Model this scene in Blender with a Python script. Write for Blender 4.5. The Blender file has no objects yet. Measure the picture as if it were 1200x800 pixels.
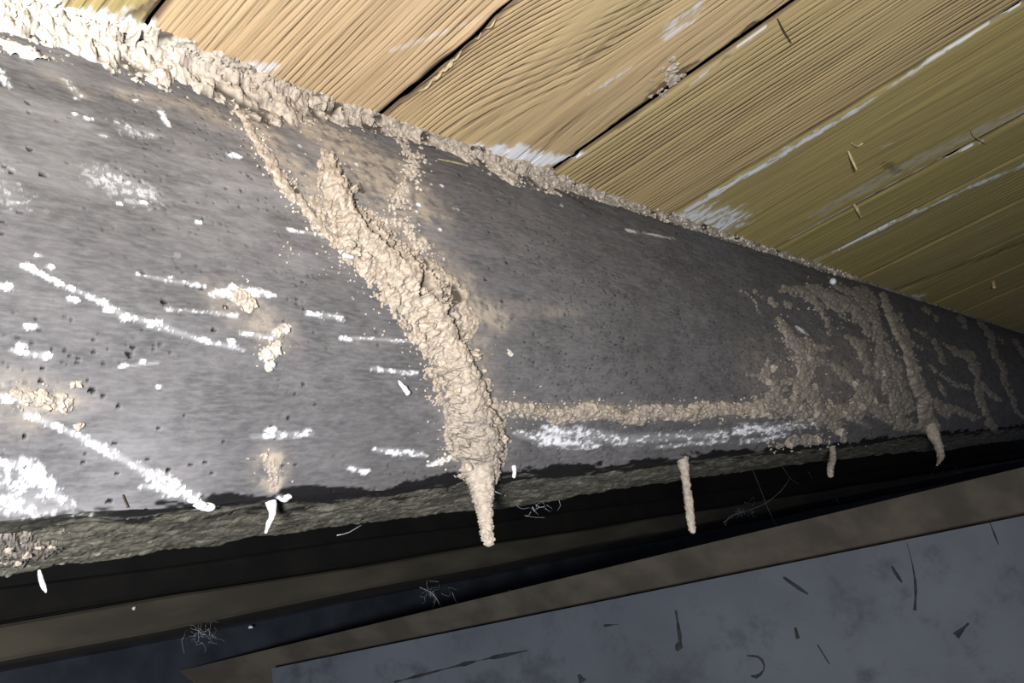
import bpy, math, random
import numpy as np
from mathutils import Matrix, Vector

# ------------------------------------------------------------------ frame of the place
# x runs along the log beam, y points into the room (towards the camera), z is up.
# The eye stands at EYE; "relative" coordinates below are measured from it.
FPX = 1082.4
EYE = np.array([0.0, 0.0, 1.75])
def unit(v):
    v = np.asarray(v, float); return v / np.linalg.norm(v)
AX = unit([900, -88, FPX])            # log direction seen in the camera's frame
AB = unit([-1380, -800, FPX])         # ceiling board direction seen in the camera's frame
AY = -AB
AZ = np.cross(AX, AY)
TOW = np.array([AX, AY, AZ])          # camera frame -> place

sc = bpy.context.scene
col = sc.collection
cam = bpy.data.cameras.new('camera')
cam.sensor_width = 36; cam.lens = 36 * FPX / 1200; cam.clip_start = 0.01
camo = bpy.data.objects.new('camera', cam); col.objects.link(camo)
R = Matrix([TOW[:, 0], TOW[:, 1], -TOW[:, 2]]).transposed()
camo.matrix_world = Matrix.Translation(Vector(EYE)) @ R.to_4x4()
sc.camera = camo

world = bpy.data.worlds.new('world'); sc.world = world; world.use_nodes = True
world.node_tree.nodes['Background'].inputs[0].default_value = (.62, .72, 1, 1)
world.node_tree.nodes['Background'].inputs[1].default_value = .08
# the hand torch that lights the loft, held left of the eye
ld = bpy.data.lights.new('torch_light', 'POINT'); ld.energy = 52.0
ld.color = (1, .985, .97); ld.shadow_soft_size = .03
lo = bpy.data.objects.new('torch_light', ld); col.objects.link(lo)
lo.location = tuple(EYE + np.array([-.20, .10, -.05]))

vs = sc.view_settings
vs.view_transform = 'Standard'; vs.look = 'None'; vs.gamma = 1; vs.use_curve_mapping = False
vs.exposure = 0.0

rng = np.random.default_rng(7)
random.seed(7)

# ------------------------------------------------------------------ noise
def _h(i, j, k, s):
    with np.errstate(over='ignore'):
        h = (i.astype(np.uint32) * np.uint32(374761393) + j.astype(np.uint32) * np.uint32(668265263)
             + k.astype(np.uint32) * np.uint32(2147483647 ^ 0x5bd1e995) + np.uint32((s * 974711) & 0xffffffff))
        h = (h ^ (h >> np.uint32(13))) * np.uint32(1274126177)
        h = (h ^ (h >> np.uint32(15))) * np.uint32(2246822519)
        h = h ^ (h >> np.uint32(16))
    return h.astype(np.float64) / 4294967295.0
def vnoise(P, s=0):                                  # value noise, -1..1
    I = np.floor(P).astype(np.int64); f = P - I; f = f * f * f * (f * (f * 6 - 15) + 10)
    r = 0
    for a in (0, 1):
        wa = f[:, 0] if a else 1 - f[:, 0]
        for b in (0, 1):
            wb = f[:, 1] if b else 1 - f[:, 1]
            for c in (0, 1):
                wc = f[:, 2] if c else 1 - f[:, 2]
                r = r + wa * wb * wc * _h(I[:, 0] + a, I[:, 1] + b, I[:, 2] + c, s)
    return r * 2 - 1
def fbm(P, o=4, s=0, g=.5):
    r = 0; a = 1; t = 0
    for i in range(o):
        r = r + a * vnoise(P * 2.03 ** i + 17.3 * i, s + i); t += a; a *= g
    return r / t
def cells(P, s=0):                                   # distance to nearest feature point
    I = np.floor(P).astype(np.int64); d = np.full(len(P), 9.0)
    for a in (-1, 0, 1):
        for b in (-1, 0, 1):
            for c in (-1, 0, 1):
                J = I + np.array([a, b, c])
                q = np.stack([J[:, m] + _h(J[:, 0], J[:, 1], J[:, 2], s + 11 * m + 3) for m in range(3)], 1)
                d = np.minimum(d, ((P - q) ** 2).sum(1))
    return np.sqrt(d)
def sst(a, b, x):
    t = np.clip((x - a) / (b - a), 0, 1); return t * t * (3 - 2 * t)

# ------------------------------------------------------------------ sight lines -> places on real surfaces
def ray(px, py):
    px = np.asarray(px, float); py = np.asarray(py, float)
    c = np.stack([px - 600, 400 - py, np.full(px.shape, FPX)], -1)
    return c @ TOW.T
def at_z(px, py, z):                                 # on a level plane
    r = ray(px, py); return r * (z / r[..., 2])[..., None]
def at_u(px, py, u):                                 # on a plane parallel to the log, u behind the eye line
    r = ray(px, py); return r * (u / -r[..., 1])[..., None]

H = .328                                             # ceiling height above the eye
BASE = np.array([(.330, .328), (.322, .306), (.314, .277), (.308, .243), (.306, .205), (.311, .167), (.324, .132), (.345, .0997)])
UL, UB = .345, .455
def _tab(px, py, u):
    p = at_u(np.array(px), np.array(py), u); return p[:, 0], p[:, 2]
LX, LZ = _tab([0, 100, 200, 250, 340, 450, 590, 700, 800, 900, 1000, 1100, 1200],
              [612, 602, 598, 594, 583, 575, 556, 549, 537, 527, 519, 509, 499], UL)
BX, BZ = _tab([0, 50, 150, 250, 400, 480, 600, 700, 800, 900, 1000, 1100, 1200],
              [672, 662, 650, 637, 617, 607, 594, 577, 562, 548, 538, 528, 516], UB)
def zlip(X): return np.interp(X, LX, LZ)
def zbk(X): return np.interp(X, BX, BZ)
def catmull(P, n):
    P = np.asarray(P, float); Q = np.vstack([2 * P[0] - P[1], P, 2 * P[-1] - P[-2]]); out = []
    for i in range(len(P) - 1):
        a, b, c, d = Q[i:i + 4]; t = np.linspace(0, 1, n, endpoint=False)[:, None]
        out.append(.5 * (2 * b + (c - a) * t + (2 * a - 5 * b + 4 * c - d) * t ** 2 + (3 * b - a - 3 * c + d) * t ** 3))
    return np.vstack(out + [P[-1:]])
_d = catmull(BASE, 40)
_s = np.r_[0, np.cumsum(np.hypot(*np.diff(_d, axis=0).T))]; ARC = _s[-1]
TT = np.linspace(0, 1, 401); TU = np.interp(TT, _s / ARC, _d[:, 0]); TZ = np.interp(TT, _s / ARC, _d[:, 1])
T2 = 1 + (UB - UL) / ARC                             # t of the rear edge of the underside
def prof(t, X):
    f = t <= 1
    u = np.where(f, np.interp(t, TT, TU), UL + (t - 1) * ARC)
    zl = zlip(X)
    zf = H + (np.interp(t, TT, TZ) - H) * (zl - H) / (BASE[-1, 1] - H)
    w = np.clip((t - 1) / (T2 - 1), 0, 1.2)
    return u, np.where(f, zf, zl + (zbk(X) - zl) * w)
def swell(X, t):                                     # slow waviness of the hewn log
    P = np.stack([X * 4, t * 3, 0 * X], 1)
    return .0028 * fbm(P, 3, 5) * np.clip(t * 6, 0, 1)
def log_pt(X, t):
    e = .004
    u, z = prof(t, X); u1, z1 = prof(t + e, X); u0, z0 = prof(np.maximum(t - e, 0), X)
    du, dz = u1 - u0, z1 - z0; l = np.hypot(du, dz) + 1e-12
    n = np.stack([0 * X, -dz / l, -du / l], 1)       # outward, y = -u
    n[:, 1] = np.abs(n[:, 1])
    w = (t > 1)[:, None]
    n = np.where(w, np.stack([0 * X, 0 * X + .15, 0 * X - .99], 1), n)
    return np.stack([X, -u, z], 1) + n * swell(X, t)[:, None], n
def surf_xt(px, py):
    r = ray(px, py); ru = -r[:, 1]; k = r[:, 2] / ru; X = .31 * r[:, 0] / ru
    t = None
    for it in range(4):
        lo_, hi = np.zeros(len(X)), np.full(len(X), T2)
        for _ in range(26):
            m = (lo_ + hi) / 2; u, z = prof(m, X); g = z / u > k
            lo_ = np.where(g, m, lo_); hi = np.where(g, hi, m)
        t = (lo_ + hi) / 2; u, z = prof(t, X); X = u * r[:, 0] / ru
    return X, t
def surf(px, py):
    px = np.asarray(px, float).ravel(); py = np.asarray(py, float).ravel()
    X, t = surf_xt(px, py); P, n = log_pt(X, t)
    depth = P @ TOW[:, 2]
    return P, n, depth / FPX, X, t

# ------------------------------------------------------------------ mesh helpers
LOC = {}
def link(o, p, loc):
    loc = np.asarray(loc, float); LOC[o.name] = loc
    col.objects.link(o)
    if p is not None:
        o.parent = p; o.location = tuple(loc - LOC[p.name])
    else: o.location = tuple(loc + EYE)
    return o
def mesh(name, V, F, mat, attrs=None, smooth=True):
    me = bpy.data.meshes.new(name); V = np.asarray(V, float)
    if isinstance(F, np.ndarray) and F.ndim == 2:
        k = F.shape[1]; n = len(F)
        me.vertices.add(len(V)); me.vertices.foreach_set('co', V.astype(np.float32).ravel())
        me.loops.add(n * k); me.loops.foreach_set('vertex_index', F.astype(np.int32).ravel())
        me.polygons.add(n); me.polygons.foreach_set('loop_start', (np.arange(n) * k).astype(np.int32))
        try: me.polygons.foreach_set('loop_total', np.full(n, k, np.int32))
        except Exception: pass
        me.update(calc_edges=True); me.validate()
    else: me.from_pydata([tuple(v) for v in V], [], [tuple(f) for f in F]); me.update()
    me.polygons.foreach_set('use_smooth', np.full(len(me.polygons), smooth))
    for k, a in (attrs or {}).items():
        at = me.attributes.new(k, 'FLOAT', 'POINT'); at.data.foreach_set('value', np.asarray(a, np.float32))
    me.materials.append(mat); me.update()
    return me
def mk(name, V, F, mat, parent=None, attrs=None, smooth=True, loc=None):
    V = np.asarray(V, float)
    if loc is None: loc = V.mean(0)
    return link(bpy.data.objects.new(name, mesh(name, V - loc, F, mat, attrs, smooth)), parent, loc)
def empty(name, loc):
    o = bpy.data.objects.new(name, None); o.empty_display_size = .02; return link(o, None, loc)
def tag(o, label=None, cat=None, group=None, kind=None):
    for k, v in (('label', label), ('category', cat), ('group', group), ('kind', kind)):
        if v: o[k] = v
    return o
def gridF(nr, nc, off=0):
    a = (np.arange(nr - 1)[:, None] * nc + np.arange(nc - 1)[None]).ravel() + off
    return np.stack([a, a + 1, a + nc + 1, a + nc], 1)
def compact(V, F, attrs):
    used = np.zeros(len(V), bool); used[F.ravel()] = True
    idx = np.cumsum(used) - 1
    return V[used], idx[F], {k: a[used] for k, a in attrs.items()}
def box(c0, c1):
    (a, b, c), (d, e, f) = c0, c1
    V = [(a, b, c), (d, b, c), (d, e, c), (a, e, c), (a, b, f), (d, b, f), (d, e, f), (a, e, f)]
    return V, [(0, 3, 2, 1), (4, 5, 6, 7), (0, 1, 5, 4), (1, 2, 6, 5), (2, 3, 7, 6), (3, 0, 4, 7)]
def resample(pts, step):
    P = np.asarray(pts, float)
    if len(P) > 2: P = catmull(P, 12)
    s = np.r_[0, np.cumsum(np.linalg.norm(np.diff(P[:, :3], axis=0), axis=1))]
    n = max(3, int(s[-1] / step) + 1); q = np.linspace(0, s[-1], n)
    return np.stack([np.interp(q, s, P[:, i]) for i in range(P.shape[1])], 1)
def tube(pts, rad, ns=10, step=None, rough=0, freq=400, seed=0):
    """closed tube along a 3-D polyline; rad per point; lumpy when rough > 0"""
    D = np.c_[np.asarray(pts, float), np.asarray(rad, float)]
    D = resample(D, step or max(.0006, np.mean(rad) * .4)); P, r = D[:, :3], D[:, 3]
    T = np.gradient(P, axis=0); T /= np.linalg.norm(T, axis=1)[:, None] + 1e-12
    ref = np.array([0, 1, 0.]) if abs(T[0, 1]) < .8 else np.array([1., 0, 0])
    A = np.cross(T, ref); A /= np.linalg.norm(A, axis=1)[:, None]; B = np.cross(T, A)
    th = np.arange(ns) / ns * 2 * np.pi
    N = A[:, None] * np.cos(th)[None, :, None] + B[:, None] * np.sin(th)[None, :, None]
    V = P[:, None] + N * r[:, None, None]
    if rough:
        q = V.reshape(-1, 3)
        d = rough * (.5 - cells(q * freq, seed) + .5 * fbm(q * freq * .4, 3, seed))
        V = V + N * d.reshape(len(P), ns, 1)
    V = V.reshape(-1, 3); n = len(P); F = []
    for i in range(n - 1):
        for j in range(ns):
            k = (j + 1) % ns; F.append((i * ns + j, i * ns + k, (i + 1) * ns + k, (i + 1) * ns + j))
    V = np.vstack([V, P[:1] - T[:1] * r[0] * .6, P[-1:] + T[-1:] * r[-1] * .6]); a, b = len(V) - 2, len(V) - 1
    for j in range(ns):
        k = (j + 1) % ns; F.append((a, k, j)); F.append((b, (n - 1) * ns + j, (n - 1) * ns + k))
    return V, F
def joinVF(parts):
    V, F, o = [], [], 0
    for v, f in parts:
        V.append(np.asarray(v)); F += [tuple(i + o for i in q) for q in f]; o += len(v)
    return np.vstack(V), F
def ico(sub=2):
    import bmesh
    bm = bmesh.new(); bmesh.ops.create_icosphere(bm, subdivisions=sub, radius=1)
    V = np.array([v.co[:] for v in bm.verts]); F = np.array([[v.index for v in f.verts] for f in bm.faces]); bm.free()
    return V, F

# ------------------------------------------------------------------ materials
class NT:
    def __init__(s, name, rough=.9):
        s.m = bpy.data.materials.new(name); s.m.use_nodes = True; s.t = s.m.node_tree
        s.b = s.t.nodes['Principled BSDF']; s.b.inputs['Roughness'].default_value = rough
        s.b.inputs['Specular IOR Level'].default_value = .25
        s.co = s.t.nodes.new('ShaderNodeTexCoord').outputs['Object']
    def n(s, ty, **kw):
        o = s.t.nodes.new(ty)
        for k, v in kw.items(): setattr(o, k, v)
        return o
    def set(s, sock, v):
        if hasattr(v, 'links'): s.t.links.new(v, sock)
        else: sock.default_value = v
    def noise(s, scale, detail=4, vec=None, stretch=None, rough=.55):
        v = vec or s.co
        if stretch:
            mp = s.n('ShaderNodeMapping'); s.set(mp.inputs[0], v); mp.inputs['Scale'].default_value = stretch; v = mp.outputs[0]
        o = s.n('ShaderNodeTexNoise'); s.set(o.inputs['Vector'], v); o.inputs['Scale'].default_value = scale
        o.inputs['Detail'].default_value = detail; o.inputs['Roughness'].default_value = rough; return o.outputs['Fac']
    def attr(s, name): return s.n('ShaderNodeAttribute', attribute_name=name).outputs['Fac']
    def math(s, op, a, b=0., c=0., clamp=False):
        o = s.n('ShaderNodeMath', operation=op, use_clamp=clamp)
        s.set(o.inputs[0], a); s.set(o.inputs[1], b); s.set(o.inputs[2], c); return o.outputs[0]
    def ramp(s, f, lo_, hi, a=0., b=1.):
        o = s.n('ShaderNodeMapRange', interpolation_type='SMOOTHSTEP'); s.set(o.inputs[0], f)
        for i, v in enumerate((lo_, hi, a, b)): s.set(o.inputs[i + 1], v)
        return o.outputs[0]
    def mix(s, f, a, b):
        o = s.n('ShaderNodeMix', data_type='RGBA'); s.set(o.inputs[0], f)
        for i, v in ((6, a), (7, b)): s.set(o.inputs[i], (*v, 1) if isinstance(v, tuple) and len(v) == 3 else v)
        return o.outputs[2]
    def done(s, colour, height=None, dist=.001, strength=1.):
        s.set(s.b.inputs['Base Color'], (*colour, 1) if isinstance(colour, tuple) else colour)
        if height is not None:
            o = s.n('ShaderNodeBump'); o.inputs['Strength'].default_value = strength; o.inputs['Distance'].default_value = dist
            s.set(o.inputs['Height'], height); s.set(s.b.inputs['Normal'], o.outputs[0])
        return s.m
def geo_pos(n):                                      # place coordinates, so that neighbours share one grain field
    return n.n('ShaderNodeNewGeometry').outputs['Position']

def m_log():
    n = NT('dark_weathered_log', .85); n.b.inputs['Specular IOR Level'].default_value = .06; p = geo_pos(n)
    fib = n.noise(65, 8, p, (.65, 1.3, 1.3), .74); fine = n.noise(420, 3, p, (.35, 1.6, 1.6)); big = n.noise(9, 4, p)
    c = n.mix(n.ramp(fib, .3, .72), (.068, .068, .074), (.130, .127, .136))
    c = n.mix(n.ramp(fine, .35, .75, 0, .45), c, (.19, .187, .197))
    c = n.mix(n.ramp(big, .42, .7, 0, .35), c, (.075, .072, .074))
    c = n.mix(n.math('MULTIPLY', n.attr('film'), n.ramp(n.noise(38, 6, p, (.5, 1.3, 1.3), .7), .36, .66)), c, (.30, .295, .315))
    dust = n.math('MULTIPLY', n.attr('dust'), n.ramp(n.noise(170, 4, p), .25, .62))
    c = n.mix(dust, c, (.40, .345, .285))
    c = n.mix(n.attr('pit'), c, (.012, .011, .011))  # shade of the small chips painted near black
    c = n.mix(n.attr('lip_shade'), c, (.010, .010, .012))  # painted shade along the lower lip
    c = n.mix(n.attr('lime'), c, (.82, .84, .90))
    h = n.math('ADD', n.math('MULTIPLY', fib, 1.2), n.math('MULTIPLY', fine, .5))
    return n.done(c, h, .0006, .6)
def m_under():
    n = NT('rough_sawn_underside', .95); p = geo_pos(n)
    fib = n.noise(110, 7, p, (.55, 1.2, 1.2), .8); big = n.noise(22, 4, p)
    c = n.mix(n.ramp(fib, .32, .7), (.05, .047, .036), (.25, .24, .19))
    c = n.mix(n.ramp(big, .45, .7, 0, .6), c, (.05, .045, .04))
    c = n.mix(n.attr('lip_shade'), c, (.008, .008, .009))  # same painted lip shade, on the front of the underside
    c = n.mix(n.attr('lime'), c, (.66, .66, .62))
    return n.done(c, fib, .002, 1)
def m_mud():
    n = NT('termite_mud', .97); p = geo_pos(n)
    a = n.noise(320, 4, p, rough=.65); b = n.noise(55, 3, p)
    c = n.mix(n.ramp(a, .3, .7), (.25, .208, .168), (.47, .408, .345))
    c = n.mix(n.ramp(b, .4, .7, 0, .5), c, (.34, .285, .232))
    c = n.mix(n.attr('pale'), c, (.80, .77, .71))
    c = n.mix(n.attr('grey'), c, n.mix(n.ramp(a, .3, .7), (.17, .153, .135), (.27, .245, .218)))
    c = n.mix(n.attr('deep_shade'), c, (.045, .036, .028))  # recess shade painted into slits and hollows of the mud
    return n.done(c, a, .0007, 1)
def m_board():
    n = NT('rough_pine_board', .8); p = geo_pos(n)
    g = n.attr('grain'); am = n.attr('ridge'); tint = n.attr('tint')
    wob = n.noise(26, 4, p, (1.6, .18, 1)); gg = n.math('ADD', g, n.math('MULTIPLY', wob, 1.9))
    sn = n.math('SINE', n.math('MULTIPLY', gg, 6.28318))
    lines = n.ramp(sn, -.1, .95)
    lines = n.math('MULTIPLY', lines, n.ramp(n.noise(9, 4, p, (2.4, .5, 1), .7), .36, .6, .1, 1))
    lines = n.math('MULTIPLY', lines, n.ramp(n.noise(55, 4, p, (1.5, .22, 1), .65), .3, .6, .25, 1))
    st = n.noise(70, 5, p, (2.0, .10, 1), .65)
    c = n.mix(tint, (.60, .43, .255), (.43, .36, .125))
    c = n.mix(n.ramp(st, .35, .72, 0, .5), c, (.20, .145, .075))
    c = n.mix(n.ramp(n.noise(7, 3, p, (1.5, .5, 1)), .45, .75, 0, .45), c, (.36, .31, .15))
    c = n.mix(n.math('MULTIPLY', lines, am), c, (.20, .135, .08))
    c = n.mix(n.attr('rot'), c, (.055, .035, .024))
    c = n.mix(n.attr('lime'), c, (.80, .84, .90))
    h = n.math('SUBTRACT', n.math('MULTIPLY', st, .4), n.math('MULTIPLY', lines, am))
    return n.done(c, h, .0016, .9)
def m_plain(name, a, b, scale=40, rough=.9, stretch=None, bump=.0005, lo_=.35, hi=.7):
    n = NT(name, rough); p = geo_pos(n); f = n.noise(scale, 5, p, stretch)
    return n.done(n.mix(n.ramp(f, lo_, hi), a, b), f, bump, .7)
def m_panel():
    n = NT('scuffed_blue_grey_paint', .8); p = geo_pos(n)
    a = n.noise(5, 5, p); b = n.noise(22, 5, p, rough=.7)
    c = n.mix(n.ramp(a, .35, .7), (.037, .043, .058), (.057, .066, .085))
    c = n.mix(n.ramp(b, .48, .7, 0, .75), c, (.022, .025, .034))
    return n.done(c, b, .001, .4)
MLOG, MUND, MMUD, MBRD, MPAN = m_log(), m_under(), m_mud(), m_board(), m_panel()
MBACK = m_plain('dark_timber', (.004, .004, .004), (.008, .008, .008), 14)  # near black, painting the shaded void behind the beam
MBROWN = m_plain('brown_timber', (.04, .036, .028), (.065, .058, .044), 30, .85, (.3, 1, 1))
MBROWN2 = m_plain('faded_brown_timber', (.036, .032, .027), (.062, .054, .044), 30, .85, (.3, 1, 1))
MNAVY = m_plain('navy_membrane', (.010, .013, .019), (.022, .027, .036), 18, .6)
MBLACK = m_plain('void_shade_timber', (.005, .005, .005), (.010, .009, .008), 20)  # black carries the shade below the beam, put into the colour
MWHITE = m_plain('flaking_white_plaster', (.50, .51, .53), (.70, .72, .76), 300, .9)
MTWIG = m_plain('dry_straw', (.30, .24, .13), (.50, .42, .26), 300, .8)
MDARKTWIG = m_plain('dark_splinter', (.035, .028, .02), (.09, .07, .05), 300, .8)
MWEB = m_plain('grey_cobweb', (.42, .45, .5), (.62, .65, .7), 200, .9)
MSCUFF = m_plain('black_scuff', (.005, .006, .008), (.016, .018, .024), 120, .8)

# ------------------------------------------------------------------ the setting: ceiling boards
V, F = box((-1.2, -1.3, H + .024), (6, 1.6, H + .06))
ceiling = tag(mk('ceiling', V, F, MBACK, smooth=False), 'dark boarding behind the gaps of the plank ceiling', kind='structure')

def seg_d(P, A):
    """distance from points P to polyline A, and the width interpolated along it (last column of A)"""
    k = P.shape[1]; best = np.full(len(P), 1e9); w = np.zeros(len(P))
    for a, b in zip(A[:-1], A[1:]):
        ab = b[:k] - a[:k]; t = np.clip(((P - a[:k]) @ ab) / (ab @ ab + 1e-12), 0, 1)
        d = np.linalg.norm(P - (a[:k] + t[:, None] * ab), axis=1); m = d < best
        best = np.where(m, d, best); w = np.where(m, a[k] + t * (b[k] - a[k]), w)
    return best, w
def on_ceiling(pts):                                 # (px, py, half width) -> x, y, width on the ceiling
    A = np.array(pts, float); P = at_z(A[:, 0], A[:, 1], H); sc_ = (P @ TOW[:, 2]) / FPX
    return np.c_[P[:, :2], A[:, 2] * sc_ * 1.5]
C_LIME_GLINT = [  # stroke, strength, break-up
    ([(782, 258, 12), (820, 250, 15), (850, 262, 22)], .95, .5), ([(800, 250, 6), (900, 190, 5), (1000, 130, 4)], .95, .35),
    ([(1000, 130, 3), (1100, 65, 2.2), (1195, 5, 2.2)], .7, .5), ([(925, 280, 1.2), (1000, 240, 1.2), (1080, 198, 1.5), (1150, 165, 1)], .9, .3),
    ([(960, 250, 10), (1060, 195, 12), (1200, 130, 12)], .22, .5), ([(955, 305, 3.5), (1060, 255, 3.5), (1140, 218, 4), (1200, 193, 5)], .95, .3),
    ([(545, 174, 7), (590, 176, 11), (630, 188, 11), (655, 188, 8), (685, 180, 3)], .9, .4), ([(296, 82, 12), (318, 80, 8)], .6, .45),  # last stroke here paints a weak white glint on the board
    ([(80, 24, 12), (140, 28, 16), (165, 36, 12), (195, 52, 5)], .95, .35), ([(-40, -10, 40), (20, 8, 26), (60, 30, 20)], .95, .35),
    ([(810, 97, 1.5), (850, 65, 1.5), (895, 32, 1.5)], .7, .5), ([(785, 40, 8), (800, 25, 12), (815, 8, 8)], .5, .7),
    ([(690, 110, 2), (715, 95, 3), (740, 78, 2)], .5, .6), ([(1065, 348, 5), (1082, 347, 4)], .7, .4), ([(460, 60, 3), (570, 20, 3)], .25, .6),
    ([(170, 10, 3), (185, 0, 3)], .6, .5), ([(1035, 172, 2), (1045, 168, 2)], .4, .5)]
C_ROT = [([(690, 172, 3), (730, 142, 6), (775, 108, 10)], .7, .4), ([(765, 118, 8), (800, 92, 9), (845, 62, 9), (885, 30, 6)], .8, .4),
    ([(690, 70, 8), (725, 40, 9), (765, 8, 8)], .35, .6), ([(455, 135, 3), (500, 95, 3), (550, 52, 3), (600, 5, 3)], .75, .35),
    ([(1036, 192, 4), (1052, 204, 4)], .5, .5), ([(1015, 352, 8), (1110, 318, 10), (1200, 285, 12)], .45, .4), ([(145, 28, 4), (165, 14, 4), (180, 5, 3)], .7, .4)]
C_LIME_GLINT = [(on_ceiling(a), b, c) for a, b, c in C_LIME_GLINT]; C_ROT = [(on_ceiling(a), b, c) for a, b, c in C_ROT]
def stain(Pxy, strokes, seed, fr=(230, 75)):
    Q = np.c_[Pxy[:, 0] * fr[0], Pxy[:, 1] * fr[1], np.zeros(len(Pxy))]
    n1 = np.clip(.5 + 1.5 * fbm(Q, 4, seed, .7), 0, 1); out = np.zeros(len(Pxy))
    for A, st, br in strokes:
        d, w = seg_d(Pxy, A); f = 1 - sst(.1, 1.35, d / (w + 1e-6))
        if f.max() > 0: p = f * (1.25 - .9 * br); out = np.maximum(out, st * (.18 * f + .82 * sst(-.12, .16, p - n1)) * (f > 0))
    return out
# x of the joints between boards: (start, end, tint, ridge, lines per metre, curl of the grain)
EDGES = [.9425 * e for e in (-.62, -.44, -.27, -.1, .062, .235, .404, .588, .785, 1.028, 1.146, 1.32, 1.5, 1.69, 1.87, 2.06, 2.25, 2.45, 2.65, 2.85, 3.1, 3.4, 3.7, 4.0)]
TINT = {4: (.75, .5, 150, .2), 5: (.0, .5, 230, .15), 6: (.15, .55, 170, .55), 7: (.45, .8, 165, .12), 8: (.9, .14, 90, .3), 9: (1, .12, 90, .2), 10: (1.0, .25, 100, .2), 11: (.9, .3, 100, .2), 12: (1, .3, 100, .2), 13: (.95, .3, 100, .2)}
for i in range(len(EDGES) - 1):
    x0, x1 = EDGES[i] + .0011, EDGES[i + 1] - .0011
    seen = 3 <= i <= 16
    tint, ridge, lpm, curl = TINT.get(i, (.8, .35, 110, .3))
    nx = max(8, int((x1 - x0) / (.0016 if i < 9 else .003))) if seen else 6
    xs = np.linspace(x0, x1, nx)
    ys = np.r_[np.linspace(-1.2, -.36, 6)[:-1], np.linspace(-.36, .03, 170 if i < 12 else 80), np.linspace(.05, 1.5, 8)] if seen else np.linspace(-1.2, 1.5, 8)
    XX, YY = np.meshgrid(xs, ys); X, Y = XX.ravel(), YY.ravel()
    Pn = np.c_[X * 9 + i * 7.7, Y * 2.2, 0 * X]
    g = X * lpm * (.95 + .1 * ((i * 37) % 10) / 10) + curl * 9 * fbm(Pn, 2, 40 + i) + .8 * fbm(np.c_[X * 30, Y * 5, 0 * X + i], 2, 3)
    if i == 6:                                       # cathedral grain sweeping into the joint
        g = g + 9 * np.exp(-((X - .43) / .06) ** 2) * np.exp(-((Y + .30) / .14) ** 2)
    edge = np.minimum(X - x0, x1 - X)
    z = np.zeros(len(X)) + .0012 * ((i * 53) % 7 / 7 - .5) + .0006 * fbm(np.c_[X * 20, Y * 6, 0 * X + i], 3, 9)
    rag = .0007 * (1 + .8 * fbm(np.c_[Y * 60, 0 * Y + i, X * 10], 3, 21))
    z = z + .0009 * (1 - sst(0, rag * 2.2, edge))
    lime = stain(np.c_[X, Y], C_LIME_GLINT, 61) if seen else 0 * X  # lime stains, with the one painted glint stroke among them
    rot = stain(np.c_[X, Y], C_ROT, 62, (90, 30)) if seen else 0 * X
    rot = np.maximum(rot, .8 * (1 - sst(.0008, .0042, edge + .0009 * fbm(np.c_[Y * 40, 0 * Y + i, X * 3], 3, 22))) * (1 - lime))   # grime in the joints
    if i in (5, 6, 7):                               # torn lip along the joint
        tr = np.exp(-(((X - EDGES[6]) / .006) ** 2)) * sst(-.1, .5, fbm(np.c_[X * 70, Y * 25, 0 * X], 3, 77))
        z = z - .003 * tr
    z = z + .0018 * rot
    V = np.c_[X, Y, H + z]
    nr = len(ys); nc = len(xs); b = nr * nc
    top = np.array([(x0, -1.2, H + .022), (x1, -1.2, H + .022), (x0, 1.5, H + .022), (x1, 1.5, H + .022)])
    Ft = gridF(nr, nc)
    mk('board', V, Ft[:, ::-1], MBRD, ceiling, {'grain': g, 'ridge': 0 * X + ridge, 'tint': 0 * X + tint, 'lime': lime, 'rot': rot})

# ------------------------------------------------------------------ back wall behind the beam, and the side wall
UW = .90
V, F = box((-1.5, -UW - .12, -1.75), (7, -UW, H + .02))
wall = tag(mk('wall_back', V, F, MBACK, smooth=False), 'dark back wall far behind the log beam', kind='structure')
def wallboard(name, a, b, th, mat, x0=-1.2, x1=6.0, k=0.0):
    """rail on the back wall between heights a (top) and b (bottom); k tilts its lower edge"""
    V, F = box((x0, -UW - .002, b), (x1, -UW + th, a)); V = np.array(V, float)
    n = 60; xs = np.linspace(x0, x1, n); prof_ = [(-UW - .002, a), (-UW + th - .003, a), (-UW + th, a - .003), (-UW + th, b + .003), (-UW + th - .003, b), (-UW - .002, b)]
    G = np.array([[(x, y, z + (k * x if z < (a + b) / 2 else 0) + .0012 * math.sin(x * 13 + z * 90)) for (y, z) in prof_] for x in xs]).reshape(-1, 3)
    return mk(name, G, gridF(n, 6), mat, wall, smooth=False)
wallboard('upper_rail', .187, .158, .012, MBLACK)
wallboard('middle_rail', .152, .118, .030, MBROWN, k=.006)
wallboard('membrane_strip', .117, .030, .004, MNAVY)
# right wall: a sheet leaning across the room's far side below the beam, with a rail behind its top edge
def at_d(px, py, d): r = ray(float(px), float(py)); return r * d / FPX
C0, C1 = at_d(318, 783, .88), at_d(1200, 604, .79)
Wd = unit(C1 - C0); Wn = unit(np.cross([0, 0, 1.], Wd)); Wn = Wn if Wn @ C0 < 0 else -Wn; Wu = np.cross(Wd, Wn); Wu = Wu if Wu[2] > 0 else -Wu
def on_side(px, py, off=0.0):
    r = ray(np.asarray(px, float), np.asarray(py, float)); o = C0 + Wn * off
    return r * ((o @ Wn) / (r @ Wn))[..., None]
def slab(p, d, ln, h, th):
    V = [p + d * s + Wu * z - Wn * q for s in (0, ln) for z in (-h, 0) for q in (0, th)]
    return np.array(V), [(0, 2, 6, 4), (1, 5, 7, 3), (0, 4, 5, 1), (2, 3, 7, 6), (0, 1, 3, 2), (4, 6, 7, 5)]
V, F = slab(C0, Wd, 2.2, 1.0, .012)
side = tag(mk('wall_right', V, F, MPAN, smooth=False), 'scuffed blue-grey painted wall sheet with a cut left corner below the beam', kind='structure')
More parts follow.
